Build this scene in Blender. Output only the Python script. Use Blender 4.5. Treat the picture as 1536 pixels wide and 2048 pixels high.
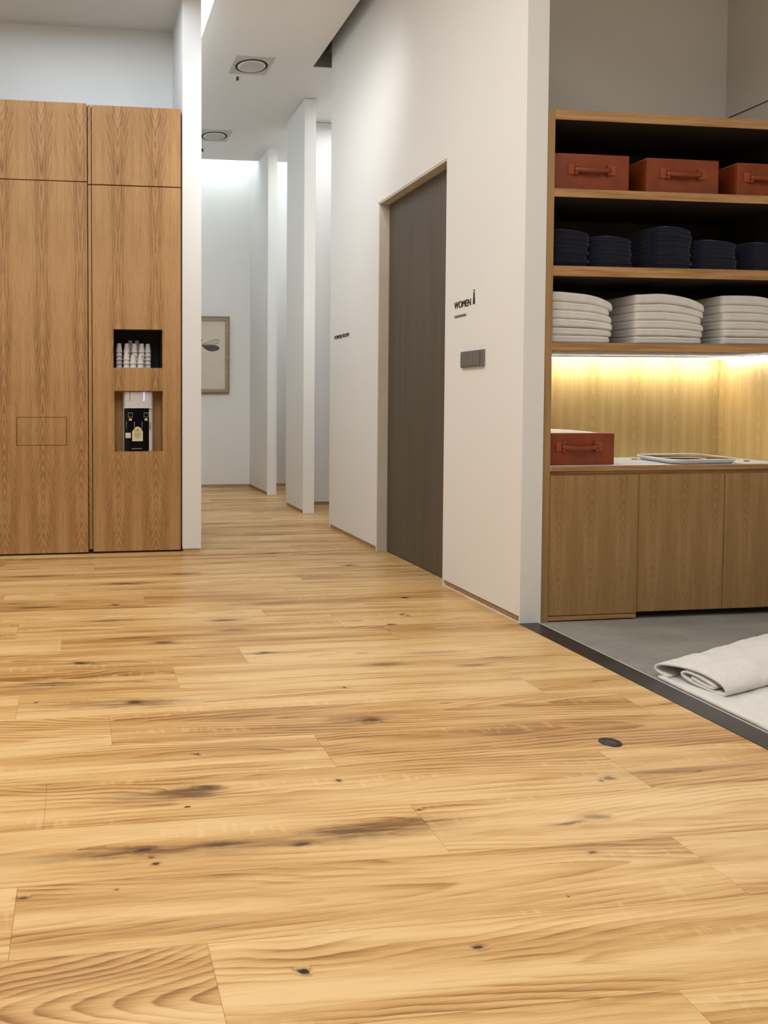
import bpy, bmesh, math, random
from mathutils import Vector, Matrix
import mathutils.noise as mn

random.seed(7)
PI = math.pi
for o in list(bpy.data.objects):
    bpy.data.objects.remove(o)
S = bpy.context.scene
COL = S.collection

# ------------------------------------------------------------------ camera
YAW, PITCH, ROLL = 0.12985349549954028, 0.03407056829661816, -0.00016646590252923218
F_PX, PPX, PPY = 1600.0, 365.005, 856.139          # focal length and principal point in the 1536x2048 frame


def cam_axes():
    f = Vector((math.sin(YAW) * math.cos(PITCH), math.cos(YAW) * math.cos(PITCH), -math.sin(PITCH)))
    r = Vector((math.cos(YAW), -math.sin(YAW), 0))
    u = r.cross(f)
    r2 = math.cos(ROLL) * r + math.sin(ROLL) * u
    u2 = -math.sin(ROLL) * r + math.cos(ROLL) * u
    return r2, u2, f


cr, cu, cf = cam_axes()
cam_d = bpy.data.cameras.new('camera')
cam = bpy.data.objects.new('camera', cam_d)
COL.objects.link(cam)
cam.matrix_world = Matrix(((cr.x, cu.x, -cf.x, 0), (cr.y, cu.y, -cf.y, 0), (cr.z, cu.z, -cf.z, 1.0), (0, 0, 0, 1)))
cam_d.sensor_fit = 'AUTO'
cam_d.sensor_width = 36
cam_d.lens = F_PX / 2048 * 36
cam_d.shift_x = (768 - PPX) / 2048
cam_d.shift_y = -(1024 - PPY) / 2048
cam_d.clip_start = 0.05
S.camera = cam

# ------------------------------------------------------------------ view, world, lights
S.view_settings.view_transform = 'Standard'
S.view_settings.look = 'None'
S.view_settings.gamma = 1
S.view_settings.use_curve_mapping = False
S.view_settings.exposure = 0.07

world = bpy.data.worlds.new('world')
S.world = world
world.use_nodes = True
bg = world.node_tree.nodes['Background']
bg.inputs['Color'].default_value = (1.0, 0.97, 0.93, 1)
bg.inputs['Strength'].default_value = 0.17


def area_light(name, loc, size, energy, color, rot=(0, 0, 0), spread=180):
    d = bpy.data.lights.new(name, 'AREA')
    d.shape = 'RECTANGLE'
    d.size, d.size_y = size
    d.energy = energy
    d.color = color
    d.spread = math.radians(spread)
    o = bpy.data.objects.new(name, d)
    o.location = loc
    o.rotation_euler = rot
    COL.objects.link(o)
    return o


area_light('hall_ceiling_light', (-0.15, 1.7, 3.58), (2.0, 4.4), 108, (1.0, 0.975, 0.94))
area_light('alcove_ceiling_light', (2.55, 6.75, 3.58), (0.5, 0.9), 10, (0.97, 0.98, 1.0))
area_light('recess_fill_light', (2.6, 7.95, 3.58), (0.5, 0.6), 12, (0.95, 0.98, 1.0))  # added fill, hidden behind the stub wall, brightens the corridor
area_light('corridor_fill_light', (1.40, 4.2, 3.45), (0.5, 0.5), 9, (1.0, 0.985, 0.96), (math.radians(58), 0, 0), 75)  # added fill above the view, tilted to brighten the corridor's far end
area_light('towel_room_fill_light', (2.72, 1.2, 3.58), (0.9, 1.8), 19, (0.95, 0.98, 1.0))  # added unseen fill that lifts the tiled room
area_light('niche_light', (0.0, 4.9, 3.60), (1.2, 0.3), 12, (0.78, 0.90, 1.0))

# ------------------------------------------------------------------ helpers


class MB:
    """Collects shapes into one mesh."""

    def __init__(self, org=(0, 0, 0)):
        self.v, self.f, self.sm = [], [], []
        self.o = Vector(org)

    def add(self, vs, fs, smooth=False):
        b = len(self.v)
        self.v += [Vector(p) - self.o for p in vs]
        self.f += [tuple(i + b for i in f) for f in fs]
        self.sm += [smooth] * len(fs)
        return self

    def box(self, x0, x1, y0, y1, z0, z1):
        vs = [(x0, y0, z0), (x1, y0, z0), (x1, y1, z0), (x0, y1, z0), (x0, y0, z1), (x1, y0, z1), (x1, y1, z1), (x0, y1, z1)]
        return self.add(vs, [(0, 3, 2, 1), (4, 5, 6, 7), (0, 1, 5, 4), (1, 2, 6, 5), (2, 3, 7, 6), (3, 0, 4, 7)])

    def prism(self, pts, axis, a0, a1, smooth=False):
        """pts 2-D outline extruded along an axis (0 x, 1 y, 2 z)"""
        n = len(pts)

        def put(p, a):
            return {0: (a, p[0], p[1]), 1: (p[0], a, p[1]), 2: (p[0], p[1], a)}[axis]
        vs = [put(p, a0) for p in pts] + [put(p, a1) for p in pts]
        fs = [tuple(range(n))[::-1], tuple(range(n, 2 * n))] + [(i, (i + 1) % n, n + (i + 1) % n, n + i) for i in range(n)]
        b = len(self.f)
        self.add(vs, fs)
        if smooth:
            for i in range(b + 2, b + 2 + n):
                self.sm[i] = True
        return self

    def lathe(self, prof, c, seg=32, axis=2, smooth=True):
        vs, fs = [], []
        for r, h in prof:
            for i in range(seg):
                a = 2 * PI * i / seg
                p = [r * math.cos(a), r * math.sin(a), h]
                if axis == 1:
                    p = [p[0], p[2], p[1]]
                if axis == 0:
                    p = [p[2], p[0], p[1]]
                vs.append((c[0] + p[0], c[1] + p[1], c[2] + p[2]))
        for j in range(len(prof) - 1):
            for i in range(seg):
                k = (i + 1) % seg
                fs.append((j * seg + i, j * seg + k, (j + 1) * seg + k, (j + 1) * seg + i))
        fs.append(tuple(range(seg))[::-1])
        fs.append(tuple((len(prof) - 1) * seg + i for i in range(seg)))
        return self.add(vs, fs, smooth)

    def tube(self, pts, r, seg=10, flat=1.0):
        pts = [Vector(p) for p in pts]
        vs, fs = [], []
        n = len(pts)
        for i, p in enumerate(pts):
            t = (pts[min(i + 1, n - 1)] - pts[max(i - 1, 0)]).normalized()
            a = Vector((0, 0, 1)) if abs(t.z) < .9 else Vector((0, 1, 0))
            s = t.cross(a).normalized()
            w = s.cross(t)
            for k in range(seg):
                q = 2 * PI * k / seg
                vs.append(p + s * math.cos(q) * r * flat + w * math.sin(q) * r)
        for i in range(n - 1):
            for k in range(seg):
                m = (k + 1) % seg
                fs.append((i * seg + k, i * seg + m, (i + 1) * seg + m, (i + 1) * seg + k))
        fs.append(tuple(range(seg))[::-1])
        fs.append(tuple((n - 1) * seg + k for k in range(seg)))
        return self.add(vs, fs, True)

    def build(self, name, mat, parent=None, bevel=0, loc=None, seg=2):
        me = bpy.data.meshes.new(name)
        me.from_pydata([tuple(v) for v in self.v], [], self.f)
        me.polygons.foreach_set('use_smooth', self.sm)
        bm = bmesh.new()
        bm.from_mesh(me)
        bmesh.ops.recalc_face_normals(bm, faces=bm.faces)
        bm.to_mesh(me)
        bm.free()
        me.materials.append(mat)
        o = bpy.data.objects.new(name, me)
        COL.objects.link(o)
        if parent:
            o.parent = parent
        else:
            o.location = self.o
        if bevel:
            m = o.modifiers.new('bevel', 'BEVEL')
            m.width = bevel
            m.segments = seg
            m.limit_method = 'ANGLE'
        return o


def tag(o, label=None, cat=None, group=None, kind=None):
    for k, v in (('label', label), ('category', cat), ('group', group), ('kind', kind)):
        if v:
            o[k] = v
    return o


def thing(name, loc, label, cat, group=None):
    o = bpy.data.objects.new(name, None)
    o.location = loc
    o.empty_display_size = .1
    COL.objects.link(o)
    return tag(o, label, cat, group)


def struct(name, mb, mat, bevel=0, parent=None):
    o = mb.build(name, mat, parent, bevel)
    if not parent:
        o['kind'] = 'structure'
    return o


def srgb(r, g, b):
    def c(v):
        v /= 255
        return v / 12.92 if v <= .04045 else ((v + .055) / 1.055) ** 2.4
    return (c(r), c(g), c(b), 1)


class NT:
    """Small node-tree writer."""

    def __init__(self, name):
        self.m = bpy.data.materials.new(name)
        self.m.use_nodes = True
        self.t = self.m.node_tree
        self.bsdf = self.t.nodes['Principled BSDF']

    def n(self, typ, **kw):
        nd = self.t.nodes.new(typ)
        for k, v in kw.items():
            setattr(nd, k, v)
        return nd

    def put(self, sock, v):
        if hasattr(v, 'links') or isinstance(v, bpy.types.NodeSocket):
            self.t.links.new(v, sock)
        else:
            sock.default_value = v

    def m_(self, op, a, b=0.0, c=None, clamp=False):
        nd = self.n('ShaderNodeMath', operation=op, use_clamp=clamp)
        self.put(nd.inputs[0], a)
        self.put(nd.inputs[1], b)
        if c is not None:
            self.put(nd.inputs[2], c)
        return nd.outputs[0]

    def vm(self, op, a, b=None):
        nd = self.n('ShaderNodeVectorMath', operation=op)
        self.put(nd.inputs[0], a)
        if b is not None:
            self.put(nd.inputs[1], b)
        return nd.outputs['Value'] if op in ('LENGTH', 'DOT_PRODUCT') else nd.outputs[0]

    def xyz(self, x, y, z=0.0):
        nd = self.n('ShaderNodeCombineXYZ')
        for i, v in enumerate((x, y, z)):
            self.put(nd.inputs[i], v)
        return nd.outputs[0]

    def sep(self, v):
        nd = self.n('ShaderNodeSeparateXYZ')
        self.put(nd.inputs[0], v)
        return nd.outputs

    def pos(self):
        return self.n('ShaderNodeNewGeometry').outputs['Position']

    def noise(self, vec, scale=1.0, w=None, detail=2.0, rough=.5, color=False):
        nd = self.n('ShaderNodeTexNoise')
        if w is not None:
            nd.noise_dimensions = '4D'
            self.put(nd.inputs['W'], w)
        self.put(nd.inputs['Vector'], vec)
        nd.inputs['Scale'].default_value = scale
        nd.inputs['Detail'].default_value = detail
        nd.inputs['Roughness'].default_value = rough
        return nd.outputs['Color'] if color else nd.outputs['Fac']

    def rng(self, v, a, b, c, d, smooth=True):
        nd = self.n('ShaderNodeMapRange')
        if smooth:
            nd.interpolation_type = 'SMOOTHSTEP'
        self.put(nd.inputs[0], v)
        for i, x in enumerate((a, b, c, d)):
            self.put(nd.inputs[i + 1], x)
        return nd.outputs[0]

    def ramp(self, v, stops):
        nd = self.n('ShaderNodeValToRGB')
        cr_ = nd.color_ramp
        while len(cr_.elements) < len(stops):
            cr_.elements.new(.5)
        for e, (p, c) in zip(cr_.elements, stops):
            e.position = p
            e.color = c if len(c) == 4 else (*c, 1)
        self.put(nd.inputs[0], v)
        return nd.outputs[0]

    def mix(self, f, a, b, mode='MIX'):
        nd = self.n('ShaderNodeMix', data_type='RGBA', blend_type=mode)
        self.put(nd.inputs[0], f)
        self.put(nd.inputs[6], a)
        self.put(nd.inputs[7], b)
        return nd.outputs[2]

    def out(self, color=None, rough=None, bump=None, bstr=.2, bdist=.002, spec=None, metal=None, coat=None):
        b = self.bsdf
        if color is not None:
            self.put(b.inputs['Base Color'], color)
        if rough is not None:
            self.put(b.inputs['Roughness'], rough)
        if spec is not None:
            b.inputs['Specular IOR Level'].default_value = spec
        if metal is not None:
            b.inputs['Metallic'].default_value = metal
        if coat is not None:
            b.inputs['Coat Weight'].default_value = coat
        if bump is not None:
            nd = self.n('ShaderNodeBump')
            nd.inputs['Strength'].default_value = bstr
            nd.inputs['Distance'].default_value = bdist
            self.put(nd.inputs['Height'], bump)
            self.t.links.new(nd.outputs[0], b.inputs['Normal'])
        return self.m


def plain(name, col, rough=.5, metal=0, spec=.5, var=.04, nscale=6, bump=0, bscale=200, bdist=.0008):
    t = NT(name)
    p = t.pos()
    nz = t.noise(p, nscale, detail=3)
    c = t.mix(t.rng(nz, .3, .7, 0, 1), tuple(x * (1 - var) for x in col[:3]) + (1,), tuple(min(1, x * (1 + var)) for x in col[:3]) + (1,))
    b = t.noise(p, bscale, detail=2) if bump else None
    return t.out(c, rough, b, bump, bdist, spec, metal)


def emitter(name, col, strength):
    t = NT(name)
    t.bsdf.inputs['Base Color'].default_value = (.8, .8, .8, 1)
    t.bsdf.inputs['Emission Color'].default_value = (*col, 1)
    t.bsdf.inputs['Emission Strength'].default_value = strength
    return t.m


# ------------------------------------------------------------------ wood materials
# knots and mineral marks of the oak floor: x, y, half length, half width, darkness of core, darkness of halo
KNOTS = [
    (.903, 2.378, .030, .016, .55, .45), (.87, 2.392, .07, .022, .0, .42), (.331, 2.209, .006, .006, .9, .35),
    (.677, 2.007, .008, .008, .9, .4), (.286, 1.995, .055, .020, .25, .6), (.330, 2.010, .028, .012, .5, .45), (.20, 1.985, .09, .02, 0, .35),
    (.264, 1.920, .007, .005, 1, .1), (.143, 1.745, .026, .008, .75, .55), (.10, 1.745, .10, .012, 0, .4),
    (.313, 1.748, .035, .010, .45, .5), (.497, 1.722, .022, .008, .6, .4), (.35, 1.735, .34, .016, 0, .38),
    (.62, 1.765, .07, .016, .25, .5), (.73, 1.775, .10, .018, 0, .5), (.162, 1.690, .007, .006, .9, .4), (.154, 1.715, .010, .005, .6, .2),
    (.069, 1.611, .007, .004, .6, .3), (-.115, 1.605, .012, .006, .6, .35), (.387, 1.330, .008, .007, 1, .45),
    (.725, 1.348, .011, .005, .9, .45), (.979, 1.467, .005, .004, .9, .0), (1.129, 1.606, .012, .005, .7, .35),
    (1.15, 1.728, .05, .006, .6, .25), (1.23, 1.748, .03, .010, .25, .4), (1.395, 1.925, .022, .010, .65, .3), (1.361, 1.912, .010, .006, .7, .2),
    (1.60, 1.94, .13, .010, .2, .4), (1.66, 1.927, .02, .004, .7, .2), (.818, 1.835, .010, .005, .8, .3),
    (.916, 2.663, .012, .009, .85, .4), (.183, 2.619, .022, .010, .8, .45), (.10, 2.622, .13, .018, 0, .5), (.27, 2.60, .09, .02, 0, .35),
    (-.146, 2.66, .008, .006, .8, .3), (.342, 3.263, .045, .018, .55, .55), (.003, 3.045, .030, .014, .7, .6), (.12, 3.04, .12, .012, 0, .4),
    (-.12, 2.84, .10, .007, .6, .35), (.0, 2.82, .22, .008, .2, .4), (.73, 3.075, .035, .010, .6, .5), (.80, 3.07, .15, .010, 0, .35),
    (.661, 3.40, .06, .012, .2, .5), (.66, 3.56, .06, .016, .5, .5), (.176, 3.90, .02, .012, .9, .4), (.13, 3.62, .08, .012, .4, .45),
    (1.645, 3.857, .020, .013, .95, .4), (1.50, 3.549, .016, .010, .95, .4), (1.515, 3.522, .010, .009, .95, .2), (1.384, 3.395, .022, .010, .95, .35),
    (1.634, 4.656, .035, .018, .8, .5), (1.201, 2.480, .027, .0035, 1, .1), (1.486, 2.828, .05, .014, .3, .4), (1.156, 2.88, .06, .016, .35, .45),
    (1.834, 2.610, .04, .006, .5, .3), (1.62, 2.90, .05, .010, .3, .35), (1.40, 2.99, .09, .012, 0, .35), (.95, 3.83, .12, .02, .2, .4),
    (.25, 4.35, .10, .02, .4, .4), (.60, 4.55, .08, .02, .5, .4), (1.0, 5.3, .1, .02, .4, .45), (1.25, 5.1, .06, .02, .6, .4), (1.4, 5.8, .12, .025, .3, .45),
    (1.1, 6.4, .14, .03, .3, .45), (-.2, 3.9, .1, .02, .4, .4), (-.25, 4.6, .12, .02, .4, .4),
]


def floor_wood():
    t = NT('oak_plank_floor')
    uvn = t.n('ShaderNodeUVMap', uv_map='plank')
    s = t.sep(uvn.outputs[0])
    u, v = s[0], s[1]
    at = t.n('ShaderNodeAttribute', attribute_name='pid')
    cs = t.n('ShaderNodeSeparateColor')
    t.put(cs.inputs[0], at.outputs['Color'])
    seed, tone, slope = cs.outputs[0], cs.outputs[1], cs.outputs[2]
    w = t.m_('MULTIPLY', seed, 47.0)
    p = t.pos()
    # knots
    warp = t.vm('SUBTRACT', t.noise(p, 22, detail=2, color=True), (.5, .5, .5))
    warp = t.vm('MULTIPLY', warp, (.045, .020, 0))
    pk = t.vm('ADD', p, warp)
    halo = core = field = None
    for kx, ky, sx, sy, ck, hk in KNOTS:
        d = t.vm('LENGTH', t.vm('MULTIPLY', t.vm('SUBTRACT', pk, (kx, ky, 0)), (1 / sx, 1 / sy, 0)))
        if hk:
            h = t.rng(d, .3, 2.4, hk, 0)
            halo = h if halo is None else t.m_('ADD', halo, h)
        if ck:
            c = t.rng(d, .45, 1.1, ck, 0)
            core = c if core is None else t.m_('MAXIMUM', core, c)
    n_low = t.m_('SUBTRACT', t.noise(t.xyz(t.m_('MULTIPLY', u, 1.5), t.m_('MULTIPLY', v, 5.0)), 1, w, 1.5), .5)
    n_mid = t.m_('SUBTRACT', t.noise(t.xyz(t.m_('MULTIPLY', u, 6.0), t.m_('MULTIPLY', v, 26.0)), 1, w, 2.5), .5)
    v0 = t.m_('MULTIPLY', t.m_('SUBTRACT', tone, .5), .10)
    dv = t.m_('ADD', t.m_('SUBTRACT', v, v0), t.m_('MULTIPLY', n_low, .12))
    sl = t.m_('MULTIPLY', t.m_('SUBTRACT', slope, .5), .90)
    r = t.m_('SQRT', t.m_('ADD', t.m_('MULTIPLY', dv, dv), .0006))
    r = t.m_('ADD', r, t.m_('MULTIPLY', u, sl))
    r = t.m_('ADD', r, t.m_('MULTIPLY', n_mid, .016))
    r = t.m_('ADD', r, t.m_('MULTIPLY', n_low, .05))
    r = t.m_('ADD', r, t.m_('MULTIPLY', halo, .034))
    fr = t.m_('FRACT', t.m_('MULTIPLY', r, 58.0))
    line = t.m_('POWER', t.rng(fr, .05, .86, 0, 1, False), 1.7)
    line = t.m_('MULTIPLY', line, t.rng(fr, .86, 1.0, 1, 0))
    amp = t.rng(t.noise(t.xyz(t.m_('MULTIPLY', u, 2.2), t.m_('MULTIPLY', v, 11.0), 3.0), 1, w, 2), .36, .66, .12, 1.0)
    line = t.m_('MULTIPLY', line, amp)
    fib = t.noise(t.xyz(t.m_('MULTIPLY', u, 9.0), t.m_('MULTIPLY', v, 420.0)), 1, w, 3, .6)
    band = t.noise(t.xyz(t.m_('MULTIPLY', u, .9), t.m_('MULTIPLY', v, 16.0), 7.0), 1, w, 3)
    flake = t.noise(t.xyz(t.m_('MULTIPLY', u, 55.0), t.m_('MULTIPLY', v, 16.0), 9.0), 1, w, 2)
    flake = t.m_('MULTIPLY', t.rng(flake, .50, .66, 0, 1), t.rng(t.noise(t.xyz(t.m_('MULTIPLY', u, 2.0), t.m_('MULTIPLY', v, 14.0), 19.0), 1, w, 1), .56, .66, 0, .7))
    fac = t.m_('MULTIPLY', t.m_('SUBTRACT', tone, .5), .40)
    fac = t.m_('ADD', fac, t.rng(band, .32, .68, .0, .58))
    fac = t.m_('ADD', fac, t.m_('MULTIPLY', line, .62))
    fac = t.m_('ADD', fac, t.rng(fib, .3, .7, -.14, .16))
    fac = t.m_('SUBTRACT', fac, t.m_('MULTIPLY', flake, .30))
    col = t.ramp(fac, [(0, srgb(231, 196, 142)), (.35, srgb(216, 176, 117)), (.7, srgb(190, 145, 87)), (1, srgb(150, 105, 57))])
    col = t.mix(t.m_('MINIMUM', t.m_('MULTIPLY', halo, t.rng(t.noise(t.xyz(t.m_('MULTIPLY', u, 7.0), t.m_('MULTIPLY', v, 120.0), 5.0), 1, w, 3), .32, .62, .45, 1.55)), .85), col, srgb(104, 69, 36))
    streak = t.noise(t.xyz(t.m_('MULTIPLY', u, 1.6), t.m_('MULTIPLY', v, 30.0), 31.0), 1, w, 3, .6)
    col = t.mix(t.m_('MULTIPLY', t.rng(streak, .60, .76, 0, .55), t.rng(cs.outputs[1], .35, .8, .1, 1.0)), col, srgb(146, 104, 62))
    col = t.mix(core, col, srgb(34, 20, 12))
    bump = t.m_('SUBTRACT', fib, t.m_('MULTIPLY', core, 1.5))
    t.out(col, t.rng(fib, .3, .7, .30, .40), bump, .10, .0006, .45)
    return t.m


def veneer(name, x0, P, c_light, c_mid, c_dark, spacing=.0085, rough=.5, slope=.13, contrast=1.0):
    """book-matched flat-cut oak veneer with upright grain"""
    t = NT(name)
    s = t.sep(t.pos())
    h = t.m_('ADD', s[0], s[1])
    z = s[2]
    pp = t.m_('PINGPONG', t.m_('SUBTRACT', h, x0), P)        # 0 in the middle of an arch
    q = t.xyz(pp, 0.0, z)
    n_low = t.m_('SUBTRACT', t.noise(t.vm('MULTIPLY', q, (9, 1, 1.3)), 1, detail=2), .5)
    n_mid = t.m_('SUBTRACT', t.noise(t.vm('MULTIPLY', q, (45, 1, 9)), 1, detail=2), .5)
    dv = t.m_('ADD', pp, t.m_('MULTIPLY', n_low, .022))
    r = t.m_('SQRT', t.m_('ADD', t.m_('MULTIPLY', dv, dv), .00008))
    bend = t.m_('MULTIPLY', t.m_('SINE', t.m_('SUBTRACT', t.m_('MULTIPLY', z, .9), .1)), slope * 2.1)
    r = t.m_('ADD', r, bend)
    r = t.m_('ADD', r, t.m_('ADD', t.m_('MULTIPLY', n_mid, .014), t.m_('MULTIPLY', n_low, .06)))
    fr = t.m_('FRACT', t.m_('MULTIPLY', r, 1 / spacing))
    line = t.m_('MULTIPLY', t.rng(fr, .0, .75, 0, 1), t.rng(fr, .75, 1, 1, 0))
    fr2 = t.m_('FRACT', t.m_('MULTIPLY', r, 2.37 / spacing))
    line = t.m_('ADD', t.m_('MULTIPLY', line, .72), t.m_('MULTIPLY', t.m_('MULTIPLY', fr2, t.rng(fr2, .75, 1, 1, 0)), .34))
    wear = t.noise(t.vm('MULTIPLY', q, (70, 1, 5)), 1, detail=2)
    line = t.m_('MULTIPLY', line, t.rng(wear, .3, .62, .35, 1.0))
    fib = t.noise(t.vm('MULTIPLY', t.xyz(h, 0.0, z), (380, 1, 7)), 1, detail=3, rough=.65)
    pore = t.noise(t.vm('MULTIPLY', t.xyz(h, 3.0, z), (260, 1, 14)), 1, detail=1)
    band = t.noise(t.vm('MULTIPLY', q, (22, 1, .9)), 1, detail=2)
    arch = t.rng(pp, P * .15, P * .85, 1.0, .30)
    fac = t.m_('MULTIPLY', t.m_('MULTIPLY', line, .62 * contrast), arch)
    fac = t.m_('ADD', fac, t.rng(band, .3, .7, .0, .40))
    fac = t.m_('ADD', fac, t.rng(fib, .3, .7, -.16 * contrast, .2 * contrast))
    fac = t.m_('ADD', fac, t.rng(pore, .6, .75, 0, .22 * contrast))
    col = t.ramp(fac, [(0, c_light), (.5, c_mid), (1, c_dark)])
    return t.out(col, rough, fib, .12, .0005, .35)


def plain_oak(name, c_light, c_dark, rough=.5):
    """straight grain running along x"""
    t = NT(name)
    s = t.sep(t.pos())
    q = t.xyz(s[0], s[1], s[2])
    a = t.noise(t.vm('MULTIPLY', q, (3, 60, 60)), 1, detail=3)
    b = t.noise(t.vm('MULTIPLY', q, (12, 400, 400)), 1, detail=2)
    f = t.m_('ADD', t.rng(a, .3, .7, 0, .7), t.rng(b, .3, .7, 0, .35))
    return t.out(t.mix(f, c_light, c_dark), rough, b, .1, .0005, .35)


M = {}
M['floor'] = floor_wood()
M['veneer'] = veneer('oak_veneer_tall', -.385, .1225, srgb(192, 152, 104), srgb(166, 125, 80), srgb(118, 80, 44), .0165)
M['veneer_r'] = veneer('oak_veneer_low', 2.14 + 3.335, .078, srgb(172, 138, 92), srgb(148, 115, 72), srgb(112, 82, 48), .0105, contrast=.7)
M['veneer_b'] = veneer('oak_veneer_back', 2.14 + 3.8, .115, srgb(204, 174, 116), srgb(182, 150, 94), srgb(144, 114, 64), .012, contrast=.6)
M['oak_edge'] = plain_oak('oak_edge', srgb(196, 152, 102), srgb(150, 108, 66))
M['oak_trim'] = plain_oak('skirting_oak', srgb(196, 166, 128), srgb(160, 130, 96))
M['inside_shade'] = plain('shaded_cabinet_inside', srgb(46, 34, 26), .7)  # shade inside the cabinets is put into this near-black brown
M['wall'] = plain('white_wall_paint', (.80, .795, .775, 1), .85, var=.012, nscale=1.2, bump=.05, bscale=90)
M['wall_cool'] = plain('white_wall_paint_cool', (.79, .80, .80, 1), .85, var=.012, nscale=1.2, bump=.05, bscale=90)
M['ceil'] = plain('ceiling_paint', (.79, .78, .75, 1), .9, var=.01, nscale=1)
M['door'] = veneer('dark_door_veneer', 0, .3, srgb(94, 85, 72), srgb(84, 75, 63), srgb(72, 63, 52), .004, rough=.5, contrast=.25)
M['jamb'] = plain('door_lining', srgb(200, 192, 180), .6)
M['gap'] = plain('dark_gap', srgb(38, 26, 18), .8)
M['white_metal'] = plain('white_metal', srgb(232, 230, 224), .45)
M['steel'] = plain('brushed_steel', srgb(128, 124, 116), .38, metal=.6)
M['black'] = plain('matt_black', srgb(26, 25, 24), .5)
M['gloss_black'] = plain('gloss_black', srgb(5, 5, 6), .2, spec=.2)
M['grey_print'] = plain('grey_print', srgb(110, 108, 104), .6)
M['white_plastic'] = plain('white_plastic', srgb(206, 204, 204), .35)
M['paper'] = plain('white_paper_cup', srgb(205, 200, 196), .6, var=.03, nscale=30)
M['leather'] = plain('tan_leather', srgb(130, 55, 19), .42, var=.12, nscale=14, bump=.25, bscale=420, bdist=.0006)
M['leather_seam'] = plain('leather_piping', srgb(150, 70, 33), .42, var=.08, nscale=20, bump=.2, bscale=400)
M['stone_top'] = plain('pale_stone_counter', srgb(198, 206, 214), .22, var=.03, nscale=18)
M['threshold'] = plain('outlet_metal', srgb(78, 76, 80), .5) if 0 else plain('dark_bronze_threshold', srgb(58, 57, 57), .38, metal=.3, var=.06)
M['ceramic'] = plain('white_ceramic', srgb(238, 240, 242), .15)
M['tray_glass'] = plain('brown_glass', srgb(70, 56, 42), .08)
M['vent'] = plain('grey_vent_plate', srgb(192, 190, 180), .6)
M['slot_lining'] = plain('grey_slot_lining', srgb(112, 114, 108), .9)
M['wall_warm'] = plain('taupe_wall_paint', (.60, .545, .465, 1), .85, var=.01, nscale=1)
M['vent_dark'] = plain('vent_slot', srgb(22, 21, 20), .8)
M['art_paper'] = plain('art_paper', srgb(214, 206, 190), .8, var=.02)
M['frame_wood'] = plain_oak('frame_wood', srgb(178, 156, 128), srgb(150, 128, 100))
M['frame_edge'] = plain('frame_edge', srgb(108, 82, 54), .6)
M['wing_dark'] = plain('wing_dark', srgb(88, 80, 84), .8, var=.15, nscale=60)
M['wing_light'] = plain('wing_light', srgb(196, 186, 160), .8, var=.06, nscale=50)
M['ink'] = plain('ink', srgb(62, 54, 46), .8)
M['label_cream'] = plain('label_cream', srgb(214, 206, 170), .6, var=.08, nscale=180)
M['label_yellow'] = plain('label_yellow', srgb(216, 196, 120), .6)
M['led'] = emitter('led_strip', (1.0, .97, .86), 40)
M['led_cool'] = emitter('led_strip_cool', (.74, .86, 1.0), 34)
M['slot_glow'] = emitter('ceiling_slot_glow', (.88, .95, 1.0), 10)
M['cove_glow'] = emitter('cove_tube', (.84, .95, 1.0), 20)
M['blue_led'] = emitter('blue_indicator', (.10, .16, 1.0), 3)


def cloth(name, c, scale=260, bstr=.6, bdist=.002, var=.06):
    t = NT(name)
    p = t.pos()
    a = t.noise(p, scale, detail=3, rough=.7)
    b = t.noise(p, 22, detail=2)
    col = t.mix(t.rng(t.m_('ADD', t.m_('MULTIPLY', a, .6), t.m_('MULTIPLY', b, .4)), .35, .65, 0, 1),
                tuple(x * (1 - var) for x in c[:3]) + (1,), tuple(min(1, x * (1 + var)) for x in c[:3]) + (1,))
    t.bsdf.inputs['Sheen Weight'].default_value = .2
    return t.out(col, .95, a, bstr, bdist, .1)


M['towel'] = cloth('white_terry', srgb(222, 218, 212))
M['navy'] = cloth('navy_cotton', srgb(20, 24, 42), 400, .3)
M['mat'] = cloth('white_mat_terry', srgb(232, 230, 226), 150, .9, .004)


def tile_mat():
    t = NT('grey_stone_tile')
    p = t.pos()
    s = t.sep(p)
    a = t.noise(t.vm('MULTIPLY', p, (2.0, 5.0, 1)), 1, detail=5, rough=.6)
    b = t.noise(p, 45, detail=3)
    f = t.m_('ADD', t.rng(a, .3, .7, 0, .75), t.rng(b, .3, .7, 0, .25))
    col = t.mix(f, srgb(132, 131, 126), srgb(160, 159, 154))
    gx = t.m_('PINGPONG', t.m_('SUBTRACT', s[0], 2.75), .3)
    gy = t.m_('PINGPONG', t.m_('SUBTRACT', s[1], 2.9), .3)
    g = t.rng(t.m_('MINIMUM', gx, gy), .0008, .002, 1, 0)
    col = t.mix(t.m_('MULTIPLY', g, .35), col, srgb(100, 99, 95))
    return t.out(col, .42, b, .05, .0005, .4)


M['tile'] = tile_mat()

# ------------------------------------------------------------------ dimensions
CZ = 3.63                    # ceiling
WX, WX2 = 1.960, 2.060       # wall with the dark door
WY0, WY1 = 3.331, 6.08
DY0, DY1, DZ = 4.10, 5.075, 2.296
CY = 5.23                    # front of the tall cabinets
FX0, FX1 = .682, .806        # white fin beside them
BY = 9.12                    # end wall
SY = 3.335                   # front of the towel shelving
SX0, SX1 = 2.060, 3.335
SB = 3.80                    # its back

# ------------------------------------------------------------------ floors


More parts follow.
